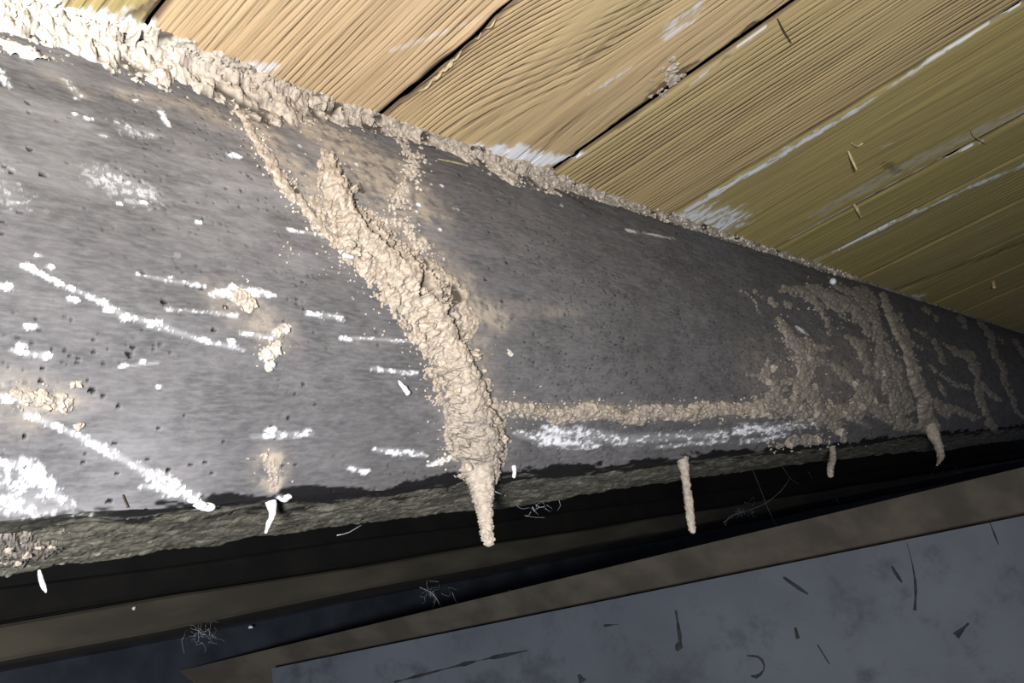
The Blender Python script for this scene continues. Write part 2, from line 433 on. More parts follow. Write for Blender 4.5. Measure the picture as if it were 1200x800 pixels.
R0, R1 = at_d(400, 740, .905), at_d(1200, 547, .825); Q0, Q1 = at_d(400, 800, .92), at_d(1200, 660, .86)
ext = lambda a, b, t: a + (b - a) * t
Tl, Tr, Bl, Br = ext(R0, R1, -.75), ext(R0, R1, 1.6), ext(Q0, Q1, -.75), ext(Q0, Q1, 1.6)
Bl, Br = ext(Tl, Bl, 1.4), ext(Tr, Br, 1.4); V = [q - Wn * o_ for q in (Tl, Tr, Br, Bl) for o_ in (0, .02)]
F = [(0, 2, 4, 6), (1, 7, 5, 3), (0, 1, 3, 2), (2, 3, 5, 4), (4, 5, 7, 6), (6, 7, 1, 0)]
mk('lower_rail', V, F, MBROWN2, side, smooth=False)
def mark(pts, th=.0012):
    A = np.array(pts, float); P = on_side(A[:, 0], A[:, 1], .0005); s = (P @ TOW[:, 2]) / FPX
    Q = resample(np.c_[P, A[:, 2] * s], .004); n = len(Q)
    T = np.gradient(Q[:, :3], axis=0); T /= np.linalg.norm(T, axis=1)[:, None]; S = np.cross(T, Wn)
    w = .8 * Q[:, 3] * (1 + 1.3 * fbm(np.c_[np.arange(n) * .4, 0 * Q[:, 0], 0 * Q[:, 0]], 3, int(A[0, 0])))
    a = Q[:, :3] + S * w[:, None]; b = Q[:, :3] - S * w[:, None]; c = Q[:, :3] + Wn * th
    V = np.vstack([a, c, b]); F = []
    for i in range(n - 1): F += [(i, i + 1, n + i + 1, n + i), (n + i, n + i + 1, 2 * n + i + 1, 2 * n + i)]
    mk('scuff_mark', V, F, MSCUFF, side)
for m in ([(792, 715, 2), (795, 735, 5), (797, 752, 5), (793, 762, 2)], [(918, 676, 1), (932, 686, 3), (947, 696, 1.5)],
          [(1063, 636, .8), (1070, 665, .8), (1073, 690, 2.2), (1072, 715, 1.5)], [(1045, 663, 3), (1050, 672, 2), (1057, 682, .8)],
          [(875, 768, 1), (890, 770, 2), (896, 782, 2), (888, 792, 2), (880, 792, 1)], [(462, 799, 1), (520, 784, 1.5), (560, 774, 2.2), (618, 762, 1)],
          [(708, 733, 2), (725, 731, 1)], [(932, 735, 4), (935, 748, 4)], [(1160, 612, .8), (1167, 630, 1.5), (1170, 638, .8)], [(678, 790, 3), (683, 799, 4)],
          [(1120, 745, 3), (1135, 730, 3)], [(958, 755, 1), (972, 778, 1.5)]): mark(m)

# ------------------------------------------------------------------ the log beam
beam = empty('log_beam', (.6, -.42, H - .02))
tag(beam, 'dark grey weathered log beam running under the plank ceiling, streaked with white', 'beam')
def px_cols(step, lo_=-60, hi=1262):
    px = np.arange(lo_, hi, step); r = ray(px, 150 + (px - 600) * .15 + 200)
    return .31 * r[:, 0] / -r[:, 1]
cols = np.r_[np.linspace(-.7, px_cols(10)[0], 14)[:-1], px_cols(1.35), np.linspace(px_cols(1.35)[-1], 4.6, 14)[1:]]
def on_log(pts, mul=1.0):
    A = np.array(pts, float); P, n, s, X, t = surf(A[:, 0], A[:, 1]); return np.c_[P, A[:, 2] * s * mul]
L_LIME = [
    ([(30, 312, 4), (70, 333, 3), (115, 352, 4), (145, 371, 5), (180, 379, 6), (232, 398, 4), (285, 410, 3)], .8, .66),
    ([(160, 322, 2.5), (200, 330, 3), (238, 336, 3)], .7, .62), ([(195, 363, 2.5), (235, 366, 3), (275, 370, 3)], .5, .58),
    ([(250, 345, 5), (285, 343, 9), (318, 346, 4)], .7, .5), ([(285, 391, 4), (318, 395, 4), (335, 385, 6)], .9, .5),
    ([(35, 487, 5), (75, 503, 4), (112, 520, 5), (150, 541, 5)], .9, .55), ([(150, 541, 4), (185, 560, 8), (205, 574, 10), (225, 582, 6), (246, 597, 8)], 1, .36),
    ([(170, 570, 4), (200, 574, 6)], 1, .3), ([(-10, 540, 6), (30, 546, 9), (48, 565, 9), (68, 583, 7), (88, 606, 8)], .95, .58),
    ([(-20, 560, 30), (25, 585, 25), (50, 600, 16)], .4, .66), ([(-5, 335, 4), (10, 337, 4)], 1, .4), ([(15, 411, 4), (52, 418, 4)], .9, .5),
    ([(140, 430, 2), (185, 425, 2.5)], .8, .5), ([(-10, 462, 4), (35, 470, 4)], .9, .5), ([(340, 268, 3), (385, 275, 3), (430, 287, 4)], .8, .55),
    ([(360, 368, 4), (398, 372, 5)], .8, .5), ([(400, 396, 3), (450, 398, 2.5), (495, 401, 2.5)], .8, .6), ([(435, 432, 3), (487, 438, 3)], .8, .55),
    ([(440, 527, 4), (478, 530, 6), (500, 535, 3)], .9, .45), ([(298, 512, 5), (365, 508, 4)], .6, .68), ([(412, 548, 4), (430, 553, 4)], .8, .5),
    ([(505, 545, 3), (525, 538, 6)], 1, .3), ([(608, 508, 5), (640, 515, 9), (700, 522, 6)], .85, .66), ([(640, 502, 5), (700, 510, 9), (730, 516, 8)], .85, .68), ([(690, 514, 7), (760, 514, 8), (850, 508, 7)], .9, .6),
    ([(770, 524, 3), (850, 516, 4)], .8, .6), ([(862, 505, 8), (910, 502, 8), (962, 492, 6)], 1, .48), ([(868, 517, 4), (900, 514, 4), (925, 508, 3)], 1, .5), ([(934, 384, 3), (946, 390, 3)], .8, .4),
    ([(735, 270, 3), (790, 280, 3)], .6, .6), ([(1000, 490, 5), (1020, 500, 5)], .4, .6), ([(0, 82, 4), (8, 100, 5)], .9, .45), ([(80, 95, 6), (95, 112, 6)], .5, .55),
    ([(150, 150, 14), (175, 155, 10)], .45, .6), ([(188, 125, 3), (197, 145, 3)], .9, .4), ([(130, 210, 20), (160, 225, 20)], .35, .6), ([(-20, 210, 30), (20, 235, 20)], .25, .5), ([(85, 602, 5), (140, 610, 5), (200, 603, 4)], .8, .55), ([(230, 600, 4), (260, 594, 3)], .5, .5), ([(328, 583, 4), (338, 586, 4)], 1, .2)]
L_DUST = [([(285, 125, 14), (330, 185, 30), (400, 230, 60), (450, 270, 60), (500, 320, 48), (545, 360, 36), (580, 370, 24)], .75, .35), ([(370, 150, 34), (440, 195, 56), (475, 235, 44)], .85, .12), ([(535, 380, 34), (550, 450, 36), (560, 520, 40)], .5, .4),
    ([(555, 360, 18), (610, 362, 12), (680, 366, 6)], .35, .6), ([(318, 540, 16), (320, 560, 16), (322, 572, 8)], 1, .2), ([(270, 350, 24), (320, 390, 24)], .55, .45), ([(40, 470, 40), (80, 470, 20)], .55, .45), ([(150, 110, 14), (240, 130, 22), (300, 160, 22)], .5, .4), ([(60, 85, 10), (100, 110, 14)], .35, .5),
    ([(600, 480, 12), (900, 482, 14)], .4, .5), ([(900, 440, 50), (960, 440, 50), (1040, 440, 60)], .35, .5)]
def stain3(P, strokes, n1, film=.2):
    out = np.zeros(len(P))
    for A, st, br in strokes:
        lo_, hi = A[:, :3].min(0) - A[:, 3].max() * 1.8, A[:, :3].max(0) + A[:, 3].max() * 1.8
        m = np.all((P > lo_ - [.02, .01, 0]) & (P < hi + [.02, .01, 0]), axis=1)
        if not m.any(): continue
        d, w = seg_d(P[m] * [.6, 1, 1], np.c_[A[:, :3] * [.6, 1, 1], A[:, 3]]); f = 1 - sst(.1, 1.5, d / (w + 1e-6))
        p = f * (1.02 - .95 * br)
        out[m] = np.maximum(out[m], st * (film * f + (1 - film) * sst(-.16, .26, p - n1[m])) * (f > 0))
    return out
L_LIME += [([(x_ - r_ * .4, y_, r_), (x_ + r_ * .4, y_, r_)], 1, .05) for x_, y_, r_ in [(33, 314, 4), (57, 313, 3), (68, 333, 3), (84, 338, 3), (86, 351, 4), (120, 354, 4), (126, 364, 3), (148, 372, 6), (180, 380, 7), (233, 398, 4), (270, 400, 3), (199, 326, 3), (5, 336, 5), (37, 383, 5), (25, 405, 4), (53, 416, 5), (146, 428, 3.5), (168, 424, 3.5), (187, 453, 3), (272, 337, 4),
    (104, 139, 4), (90, 134, 2.5), (122, 158, 4), (90, 115, 3), (160, 116, 3), (276, 181, 5), (234, 260, 3), (22, 238, 2.5), (290, 347, 3), (318, 503, 4), (359, 505, 3.5), (312, 511, 3), (410, 398, 4), (45, 300, 2.5), (10, 470, 4), (140, 238, 2.5), (170, 237, 2.5)]]
S_LIME = [(on_log(a, .8), b, c + .04) for a, b, c in L_LIME]; S_DUST = [(on_log(a), b, c) for a, b, c in L_DUST]
def beam_piece(name, t0, t1, nt, mat, under=False):
    ts = np.linspace(t0, t1, nt); TTg, XX = np.meshgrid(ts, cols, indexing='ij'); t, X = TTg.ravel(), XX.ravel()
    P, n = log_pt(X, t)
    A = t * ARC
    Q = np.c_[X * 45, A * 260, 0 * X]
    fib = fbm(Q, 4, 13, .6)
    d = (.0006 if not under else .0016) * fib
    irr = fbm(np.c_[X * 330, A * 600, 0 * X], 2, 33); c = cells(np.c_[X * 95, A * 170, 0 * X], 31) * (1 + .5 * irr); gate = sst(.1, .45, fbm(np.c_[X * 9, A * 14, 0 * X], 3, 8) + .22)
    pit = (1 - sst(.10, .135, c)) * gate
    c2 = cells(np.c_[X * 200 + A * 60, A * 400, 0 * X], 37) * (1 + .6 * irr); pit = np.maximum(pit, (1 - sst(.13, .2, c2)) * sst(.2, .5, fbm(np.c_[X * 12, A * 16, 0 * X + 4], 3, 18) + .3) * .8)
    d = d - .0012 * pit
    if under:
        w = (t - 1) / (T2 - 1)
        rg = fbm(np.c_[X * 45, A * 75, 0 * X], 5, 23, .7)
        d = d + .003 * rg * np.clip(w * 5, 0, 1)
        ragged = .006 * fbm(np.c_[X * 18, 0 * X, 0 * X], 4, 29) + .003 * fbm(np.c_[X * 90, A * 30, 0 * X], 3, 30)
        P[:, 1] += ragged * np.clip((w - .6) * 3, 0, 1)
        rise = np.clip((w - .93) / .07, 0, 1); P[:, 2] += .01 * rise ** 2
    n1 = np.clip(.5 + 1.75 * fbm(np.c_[100 * np.log(np.maximum(X, 0) + .06), A * 440, 0 * X], 4, 51, .75) + .55 * fbm(np.c_[X * 30, A * 60, 0 * X], 2, 52), 0, 1)
    lime = stain3(P, S_LIME, n1) * (1 - .8 * pit)
    # scattered lime dots
    cd = cells(np.c_[X * 75, A * 100, 0 * X], 71); on = _h(np.floor(X * 40).astype(int), np.floor(A * 50).astype(int), 0 * X.astype(int), 3)
    dots = (1 - sst(.10, .17, cd)) * sst(.0, .3, fbm(np.c_[X * 6, A * 9, 0 * X], 2, 72) - .05) * sst(.75, .35, X)
    lime = np.maximum(lime, dots * .9)
    film = .5 * sst(.62, .2, X) * sst(-.3, .5, fbm(np.c_[X * 7, A * 12, 0 * X], 3, 58) + .15)  # blotchy paler tone, strongest at the left end
    dust = stain3(P, S_DUST, np.clip(.5 + 1.0 * fbm(np.c_[X * 60, A * 150, 0 * X], 5, 53, .7), 0, 1), .6)
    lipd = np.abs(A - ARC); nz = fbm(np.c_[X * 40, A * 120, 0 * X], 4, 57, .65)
    lip_shade = sst(-.03, .12, nz + (.42 if not under else .5) - lipd / (.007 if not under else .04)) * sst(.10, .2, X)  # broken black fringe: shade at the lip painted as colour
    P = P + n * d[:, None] + n * (.0008 * lime)[:, None]
    Fq = gridF(nt, len(cols))
    return mk(name, P, Fq[:, ::-1] if not under else Fq[:, ::-1], mat, beam, {'lime': lime, 'dust': dust, 'pit': pit, 'lip_shade': lip_shade, 'film': film})
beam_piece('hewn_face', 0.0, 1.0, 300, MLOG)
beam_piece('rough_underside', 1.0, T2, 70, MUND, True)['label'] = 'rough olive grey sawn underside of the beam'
xs = np.linspace(-.7, 4.6, 80); G = []
for x in xs:
    zb = float(zbk(np.array(x))) + .008
    for (u, z) in ((.449, zb + .004), (.49, zb + .05), (.50, .25), (.47, H - .004), (.40, H - .0005), (.332, H - .0005)): G.append((x, -u, z))
mk('rear_side', np.array(G), gridF(80, 6), MLOG, beam, {'lime': np.zeros(480), 'dust': np.zeros(480), 'pit': np.zeros(480), 'lip_shade': np.zeros(480)})

# ------------------------------------------------------------------ termite mud
def mud_patch(name, strokes, parent=None, cut=(), step=1.0, grain=1.0, rag=.35, grey=0.0, pale=0.0, hs=.55, seed=0, steep=.5, floor_=.0, fade=False):
    """mud laid on the log along strokes (px, py, half width[, height factor]); gives ragged, granular relief"""
    pts = np.vstack([np.array(s, float)[:, :3] for s in strokes]); m = pts[:, 2].max() * 1.7 + 3
    x0, x1 = pts[:, 0].min() - m, pts[:, 0].max() + m; y0, y1 = pts[:, 1].min() - m, pts[:, 1].max() + m
    gx = np.arange(x0, x1, step); gy = np.arange(y0, y1, step); XX, YY = np.meshgrid(gx, gy); q = np.c_[XX.ravel(), YY.ravel()]
    near = np.zeros(len(q), bool)
    for s in strokes:
        d, w = seg_d(q, np.array(s, float)[:, :3]); near |= d < w * 1.7 + 3
    idx = np.where(near)[0]; sel = q[idx]
    P, n, s_, X, t = surf(sel[:, 0], sel[:, 1])
    mm = np.median(s_)
    A = t * ARC
    wob = np.c_[fbm(np.c_[sel / 16, 0 * sel[:, 0] + seed], 3, seed), fbm(np.c_[sel / 16, 0 * sel[:, 0] + seed + 5], 3, seed + 9)]
    sw = sel + wob * 4
    h = np.full(len(sel), -9.0)
    rn = fbm(np.c_[sel / 7, 0 * sel[:, 0] + seed], 4, seed + 2, .6)
    for k, s in enumerate(strokes):
        a = np.array(s, float); hf = a[0, 3] if a.shape[1] > 3 else 1.0
        d, w = seg_d(sw, a[:, :3]); x = d / (w * (1 + rag * rn) + .01)
        hh = np.where(x < 1, np.maximum(1 - x ** 2, 0) ** (steep if hf < 2 else .4), -(x - 1)) * w * hs * hf
        h = np.maximum(h, hh)
    lump = .5 - cells(np.c_[sel / 9, 0 * sel[:, 0] + seed], seed + 4); g1 = .5 - cells(np.c_[sel / 3.6, 0 * sel[:, 0]], seed + 5); g2 = fbm(np.c_[sel / 2.2, 0 * sel[:, 0]], 2, seed + 6)
    body = h > 0
    deep_shade = np.zeros(len(sel))
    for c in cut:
        a = np.array(c, float); d, w = seg_d(sel + wob * 1.5, a); f = 1 - sst(.55, 1.15, d / (w * 1.3)); deep_shade = np.maximum(deep_shade, f)  # slits carved here also get shade painted in
    h = h + body * (np.minimum(h, 6) / 6 * (4.2 * lump + 2.5 * rn) + (2.1 * g1 + 1.2 * g2) * grain)
    h = np.where(deep_shade > 0, h * (1 - deep_shade) + deep_shade * .6, h)
    # stray crumbs beyond the edge
    V = P + n * (h * s_ - .0002)[:, None]
    full = np.full(len(q), -1, int); full[idx] = np.arange(len(idx))
    Fq = full[gridF(len(gy), len(gx))]; Fq = Fq[(Fq >= 0).all(1)]
    hv = h[Fq]; Fq = Fq[(hv > floor_).any(1) & (hv > -2.5).all(1)]
    at = {'grey': np.clip(0 * h + grey + (.55 * sst(390, 520, sel[:, 1]) if fade else 0), 0, 1), 'pale': np.clip(0 * h + pale + .25 * g2, 0, 1) if pale else 0 * h, 'deep_shade': deep_shade * .9}
    V, Fq, at = compact(V, Fq, at)
    return mk(name, V, Fq[:, ::-1], MMUD, parent, at)
ICO = [ico(2) for _ in range(1)][0]
def lump_mesh(seed, pale=0., grey=0.):
    V, F = ICO; r = 1 + .8 * (.5 - cells(V * 2.3 + seed * 3.1, seed)) + .6 * fbm(V * 2.3 + seed, 3, seed)
    return mesh('mud_lump', V * r[:, None], F, MMUD, {'pale': np.full(len(V), pale), 'grey': np.full(len(V), grey), 'deep_shade': np.zeros(len(V))}, smooth=False)
LUMPS = [lump_mesh(i) for i in range(5)]; LUMPS_P = [lump_mesh(i + 9, .6) for i in range(4)]; LUMPS_G = [lump_mesh(i + 19, 0, .7) for i in range(4)]
def lump(parent, p, r, meshes=LUMPS, name='mud_lump', flat=.7):
    o = bpy.data.objects.new(name, random.choice(meshes)); link(o, parent, p)
    o.scale = (r * random.uniform(.85, 1.25), r * random.uniform(.8, 1.1), r * (random.uniform(.7, 1.1) if flat > .6 else flat))
    o.rotation_euler = (random.uniform(0, 6), random.uniform(0, 6), random.uniform(0, 6)) if flat > .6 else (0, 0, random.uniform(0, 6)); return o
def crumbs(parent, spots, meshes_attr=(0., 0.), name='mud_crumbs'):
    """grains too small to pick apart: one mesh"""
    V0, F0 = ico(1); parts = []; Vs, Fs, o = [], [], 0
    for (p, r) in spots:
        k = 1 + .35 * rng.standard_normal(len(V0)); v = V0 * k[:, None] * r * rng.uniform(.7, 1.3, 3) + p
        Vs.append(v); Fs.append(F0 + o); o += len(V0)
    V = np.vstack(Vs); F = np.vstack(Fs); z = np.zeros(len(V))
    c = mk(name, V, F, MMUD, parent, {'pale': z + meshes_attr[0], 'grey': z + meshes_attr[1], 'deep_shade': z}, smooth=False)
    c['kind'] = 'stuff'; return c
def scatter(pl, n, spread, rr, bias=0.):
    A = resample(np.array(pl, float), 2); out = []
    k = rng.integers(0, len(A), n); off = rng.standard_normal((n, 2)) * spread
    px, py = A[k, 0] + off[:, 0] + bias, A[k, 1] + off[:, 1]
    P, nn, s, X, t = surf(px, py)
    for i in range(n):
        if t[i] < .01 or t[i] > T2 - .02: continue
        r = rng.uniform(*rr) * s[i]; out.append((P[i] + nn[i] * r * .3, r))
    return out

# --- seam of mud along the joint of log and ceiling
SEAM = np.array([(-70, .012, .040), (0, .012, .036), (60, .013, .031), (130, .012, .030), (200, .013, .031), (260, .012, .034), (300, .011, .033), (340, .009, .025), (380, .008, .017), (430, .008, .012), (480, .007, .009), (520, .007, .009),
    (545, .009, .018), (575, .010, .026), (610, .010, .022), (640, .010, .021), (670, .008, .012), (720, .007, .010), (760, .006, .009), (800, .007, .009), (850, .006, .009), (900, .006, .008), (950, .006, .009), (985, .005, .008), (1015, .003, .004), (1060, .002, .004), (1130, .002, .004), (1200, .002, .003)])
cx = np.array([at_z(np.array([p]), np.array([200.]), H)[0] for p in (0,)])
def contact_x(px):
    lo_, hi = -200., 800.
    for _ in range(50):
        m = (lo_ + hi) / 2; r = ray(np.array(px), np.array(m)); g = r[2] / -r[1] > H / .33
        lo_, hi = (m, hi) if g else (lo_, m)
    r = ray(np.array(px), np.array(m)); return .33 * r[0] / -r[1], m
seam = empty('mud_seam', (contact_x(300)[0], -.33, H - .004))
tag(seam, 'crumbly pale mud seam filling the joint between log beam and plank ceiling', 'mud seam')
pxs = np.arange(-70, 1205, 1.2); sx = np.array([contact_x(p)[0] for p in pxs]); RC = np.interp(pxs, SEAM[:, 0], SEAM[:, 1]); RL = np.interp(pxs, SEAM[:, 0], SEAM[:, 2])
nv = 60; vv = np.linspace(0, 1, nv)
def seam_grid():
    n = len(pxs); V_, X_ = np.meshgrid(vv, sx); v, X = V_.ravel(), X_.ravel(); rc = np.repeat(RC, nv) * 1.25; rl = np.repeat(RL, nv) * 1.15
    Xw = X + .5 * np.minimum(rc, rl) * fbm(np.c_[X * 60, v * 3, 0 * X], 2, 90) * (v - .4)
    Pl, nl = log_pt(Xw, np.maximum(rl * (v - .4) / .6, 0) / ARC)
    Pc = np.c_[Xw, -.33 + rc * np.maximum(.4 - v, 0) / .4, 0 * X + H]
    P = np.where((v < .4)[:, None], Pc, Pl); k = sst(.22, .6, v)[:, None]
    N = nl * k + np.array([0, 0, -1.]) * (1 - k); N /= np.linalg.norm(N, axis=1)[:, None]
    q = P; size = np.minimum(1.3, .45 + (rc + rl) / .06)
    e = np.minimum(np.minimum(v / .34, (1 - v) / .5), 1) + .85 * fbm(np.c_[q[:, 0] * 75, q[:, 1] * 120, q[:, 2] * 120], 4, 91, .65) - .22
    lumpy = .5 - cells(q * 120, 95); med = .5 - cells(q * 300, 96); fine = fbm(q * 600, 2, 97)
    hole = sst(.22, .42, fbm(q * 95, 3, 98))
    th = np.clip(e, 0, 1) ** .55 * size * (.0042 + .0045 * fbm(q * 100, 4, 94, .6) + .0034 * lumpy + .0022 * med + .0012 * fine + .004 * np.exp(-((v - .4) / .2) ** 2) * size) * (1 - .85 * hole)
    P = P + N * np.where(e > 0, np.maximum(th, .0003), -.0006)[:, None]
    pale = np.repeat(sst(330, 60, pxs), nv) * .45
    grey = np.repeat(sst(480, 900, pxs), nv) * .8
    F = gridF(n, nv); F = F[(e[F] > 0).any(1)]
    return P, F, pale, grey, hole * .85  # last value darkens the seam crevices with painted shade
P, Fs_, pale, grey, deep_shade = seam_grid()
P2, F2, at2 = compact(P, Fs_, {'pale': pale, 'grey': grey, 'deep_shade': deep_shade})
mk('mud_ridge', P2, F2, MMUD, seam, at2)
sp = []
for k in range(60):
    px = random.choice([random.uniform(0, 330), random.uniform(0, 460), random.uniform(530, 660), random.uniform(460, 1000)])
    i = int(np.argmin(abs(pxs - px))); v = random.uniform(.15, .7); p = P[i * nv + int(v * (nv - 1))]
    depth = p @ TOW[:, 2]; w = (RC[i] + RL[i]) / .045
    lump(seam, p + np.array([0, .0008, -.0008]), random.uniform(2, 5.5) * w ** .5 * depth / FPX, LUMPS_P if px < 160 else (LUMPS if px < 600 else LUMPS_G))
for k in range(900):
    px = random.uniform(-20, 1000); i = int(np.argmin(abs(pxs - px))); v = random.uniform(.05, 1.0); p = P[i * nv + int(v * (nv - 1))]
    sp.append((p + np.array([0, .0004, -.0002]), random.uniform(.7, 2.0) * (p @ TOW[:, 2]) / FPX))
crumbs(seam, sp, (.15, .1))

# --- the thick main tube
MAIN = [(383, 178, 7), (387, 205, 15), (398, 236, 18), (412, 262, 22), (436, 290, 27), (466, 318, 30), (492, 345, 30), (512, 380, 26), (532, 420, 24), (546, 455, 25), (554, 490, 29), (560, 520, 31), (563, 548, 26), (566, 568, 17)]
RIDGE = [(386, 185, 6, 2.9), (392, 210, 11, 2.9), (402, 240, 12, 2.9), (420, 268, 13, 2.7), (448, 297, 15, 2.7), (478, 322, 17, 2.7), (500, 350, 17, 2.7), (516, 385, 15, 2.7), (534, 420, 15, 2.7), (546, 455, 17, 2.7), (554, 490, 20, 2.7), (560, 525, 21, 2.7), (565, 560, 14, 2.7)]
CUTS = [[(411, 193, 3), (425, 210, 4.5), (428, 220, 5), (416, 236, 3.5), (420, 256, 3.5), (433, 276, 3), (447, 286, 3), (462, 298, 4), (466, 306, 4)], [(487, 312, 2.5), (492, 325, 3), (490, 342, 6), (485, 348, 3)], [(531, 338, 3), (536, 350, 5), (528, 356, 3)],
        [(520, 366, 5), (528, 380, 5), (533, 395, 5), (541, 408, 3.5), (550, 425, 3), (557, 440, 3), (564, 458, 2.5), (570, 474, 2)], [(492, 300, 2.5), (500, 310, 3), (506, 325, 2)], [(498, 352, 2), (510, 360, 2)], [(391, 188, 2), (396, 200, 2)]]
tubeP = empty('termite_mud_tube', surf([566], [566])[0][0])
tag(tubeP, 'thick cracked beige mud tube running down the middle of the log beam, hanging free below', 'mud tube')
mud_patch('tube_crust', [MAIN, RIDGE, [(470, 290, 10), (505, 315, 12), (545, 345, 9)], [(540, 350, 8), (552, 375, 9), (550, 395, 6)], [(415, 300, 6), (450, 330, 8), (485, 380, 6), (505, 420, 5)], [(520, 470, 6), (530, 510, 7)], [(580, 470, 6), (590, 520, 6), (592, 545, 5)], [(370, 265, 4), (395, 280, 8)]],
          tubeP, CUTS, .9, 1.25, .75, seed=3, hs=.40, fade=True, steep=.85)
mud_patch('crumb_patch', [[(468, 165, 5), (484, 186, 8), (484, 205, 7), (474, 222, 7), (462, 240, 6)], [(478, 196, 5), (494, 204, 3)], [(440, 250, 5), (470, 262, 7), (500, 290, 8)]], tubeP, (), .9, 1.3, 1.6, seed=6, hs=.22, pale=.15, steep=1.)
mud_patch('crumb_patch', [[(372, 232, 6), (384, 262, 7), (410, 300, 8), (440, 330, 8), (470, 370, 8), (500, 420, 8), (515, 470, 8)]], tubeP, (), .9, 1.3, 1.7, seed=7, hs=.18, steep=1.)
def hang(pts, u):
    A = np.array(pts, float); P = at_u(A[:, 0], A[:, 1], u); s = (P @ TOW[:, 2]) / FPX; return P, A[:, 2] * s
P, r = hang([(560, 545, 18), (563, 562, 17), (565, 576, 13.5), (567, 592, 10.5), (570, 615, 8), (572, 632, 6.5), (572, 638, 5)], .341)
V, F = tube(P, r, 36, .0003, .0022, 620, 5); z = np.zeros(len(V))
mk('hanging_tip', V, F, MMUD, tubeP, {'pale': z + .12, 'grey': z + .35, 'deep_shade': z})['label'] = 'pale granular hanging tip'
for k in range(45):
    a = random.choice(MAIN[1:-1]); i = MAIN.index(a); px, py = a[0] + random.gauss(0, a[2] * .5), a[1] + random.gauss(0, 12)
    Pp, nn, s, X, t = surf([px], [py]); lump(tubeP, Pp[0] + nn[0] * a[2] * s[0] * .35, random.uniform(2.5, 5.5) * s[0])
crumbs(tubeP, scatter([a[:2] for a in MAIN], 380, 22, (.5, 1.7)) + scatter([(470, 168), (486, 190), (482, 215), (462, 240), (500, 300)], 170, 10, (.6, 2.2)) + scatter([(330, 290), (420, 330), (500, 440), (520, 520)], 110, 12, (.5, 1.7)), (.1, .1))

# --- thin tube from the seam to the main tube
thin = empty('thin_mud_tube', surf([335], [215])[0][0])
tag(thin, 'thin ragged mud tube left of the thick one, descending from the seam', 'mud tube')
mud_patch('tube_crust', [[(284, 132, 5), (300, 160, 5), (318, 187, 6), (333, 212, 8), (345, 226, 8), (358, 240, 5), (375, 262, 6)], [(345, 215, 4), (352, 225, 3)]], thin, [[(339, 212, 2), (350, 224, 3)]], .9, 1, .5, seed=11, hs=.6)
crumbs(thin, scatter([(284, 130), (333, 212), (380, 268)], 200, 9, (.6, 1.8)), (.3, 0))

# --- level tube along the lower face
lev = empty('level_mud_tube', surf([740], [488])[0][0])
tag(lev, 'narrow level mud tube running right from the thick tube along the lower beam', 'mud tube')
mud_patch('tube_crust', [[(582, 478, 6), (620, 478, 7), (637, 481, 6), (650, 489, 8), (676, 486, 9), (700, 481, 9), (728, 490, 8), (745, 488, 9), (772, 482, 9), (800, 486, 9), (830, 478, 8), (862, 480, 8), (892, 476, 9)], [(650, 496, 4), (675, 494, 4)]], lev, (), .8, 1.3, .55, grey=.45, seed=21, hs=.7)
for k in range(40):
    px = random.uniform(600, 890); Pp, nn, s, X, t = surf([px], [484 + random.gauss(0, 4)]); lump(lev, Pp[0] + nn[0] * 4 * s[0], random.uniform(2, 4) * s[0], LUMPS_G)
crumbs(lev, scatter([(585, 480), (890, 480)], 320, 7, (.6, 1.8)), (.1, .4))

# --- web of mud on the right part of the beam
net = empty('mud_crust_web', surf([960], [480])[0][0])
tag(net, 'grey-brown web of mud crust spreading over the beam right of the level tube', 'mud crust')
G1 = [[(892, 476, 10), (930, 478, 12), (955, 487, 11), (985, 483, 9), (1012, 478, 9)], [(912, 372, 3), (925, 392, 7), (938, 415, 10), (942, 440, 8), (950, 462, 8), (960, 478, 8)], [(944, 398, 4), (952, 425, 8), (951, 440, 5)],
    [(872, 438, 1.5), (890, 442, 3), (900, 443, 6)], [(903, 420, 4), (901, 440, 7), (910, 455, 7)], [(900, 468, 9), (915, 462, 9)], [(915, 446, 4), (932, 450, 7), (940, 456, 7)], [(934, 478, 4), (937, 495, 3), (939, 508, 2.5)], [(972, 488, 7), (982, 505, 7), (986, 515, 4)],
    [(912, 522, 4), (930, 518, 5), (956, 514, 6)], [(955, 405, 5), (975, 409, 3)], [(958, 420, 3), (978, 428, 4), (990, 440, 6)], [(985, 430, 4), (1000, 448, 6), (1015, 466, 6), (1025, 480, 6)], [(1000, 470, 5), (1015, 455, 7)], [(883, 342, 2.5), (891, 346, 3)], [(902, 351, 4), (908, 357, 4)], [(921, 354, 2), (924, 359, 4)], [(868, 341, 1), (882, 352, 1.2), (893, 368, 1)]]
mud_patch('crust_sheet', G1, net, (), .8, 1.2, .95, grey=.9, seed=31, hs=.38)
G2 = [[(918, 339, 4), (940, 343, 5), (955, 352, 6), (966, 372, 4), (974, 392, 2)], [(945, 338, 6), (975, 348, 9), (1000, 360, 9), (1012, 376, 7)], [(975, 330, 4), (1005, 345, 6), (1022, 365, 7), (1032, 390, 8)], [(1030, 385, 7), (1034, 410, 7), (1036, 435, 8), (1044, 462, 9), (1054, 488, 8)],
    [(990, 395, 4), (1008, 406, 6), (1015, 425, 5)], [(1018, 432, 7), (1032, 438, 8)], [(1018, 470, 8), (1040, 488, 8), (1066, 499, 7), (1086, 500, 6)], [(1010, 455, 6), (1022, 468, 8)], [(1038, 400, 5), (1048, 425, 6), (1056, 450, 6), (1066, 480, 6)], [(1040, 440, 6), (1055, 462, 6)], [(1000, 372, 5), (1018, 386, 6)], [(960, 345, 4), (980, 362, 5), (990, 372, 3)], [(1012, 340, 4), (1026, 352, 5)], [(1045, 460, 8), (1065, 470, 5)]]
mud_patch('crust_sheet', G2, net, (), .8, 1.2, .95, grey=.95, seed=41, hs=.36)
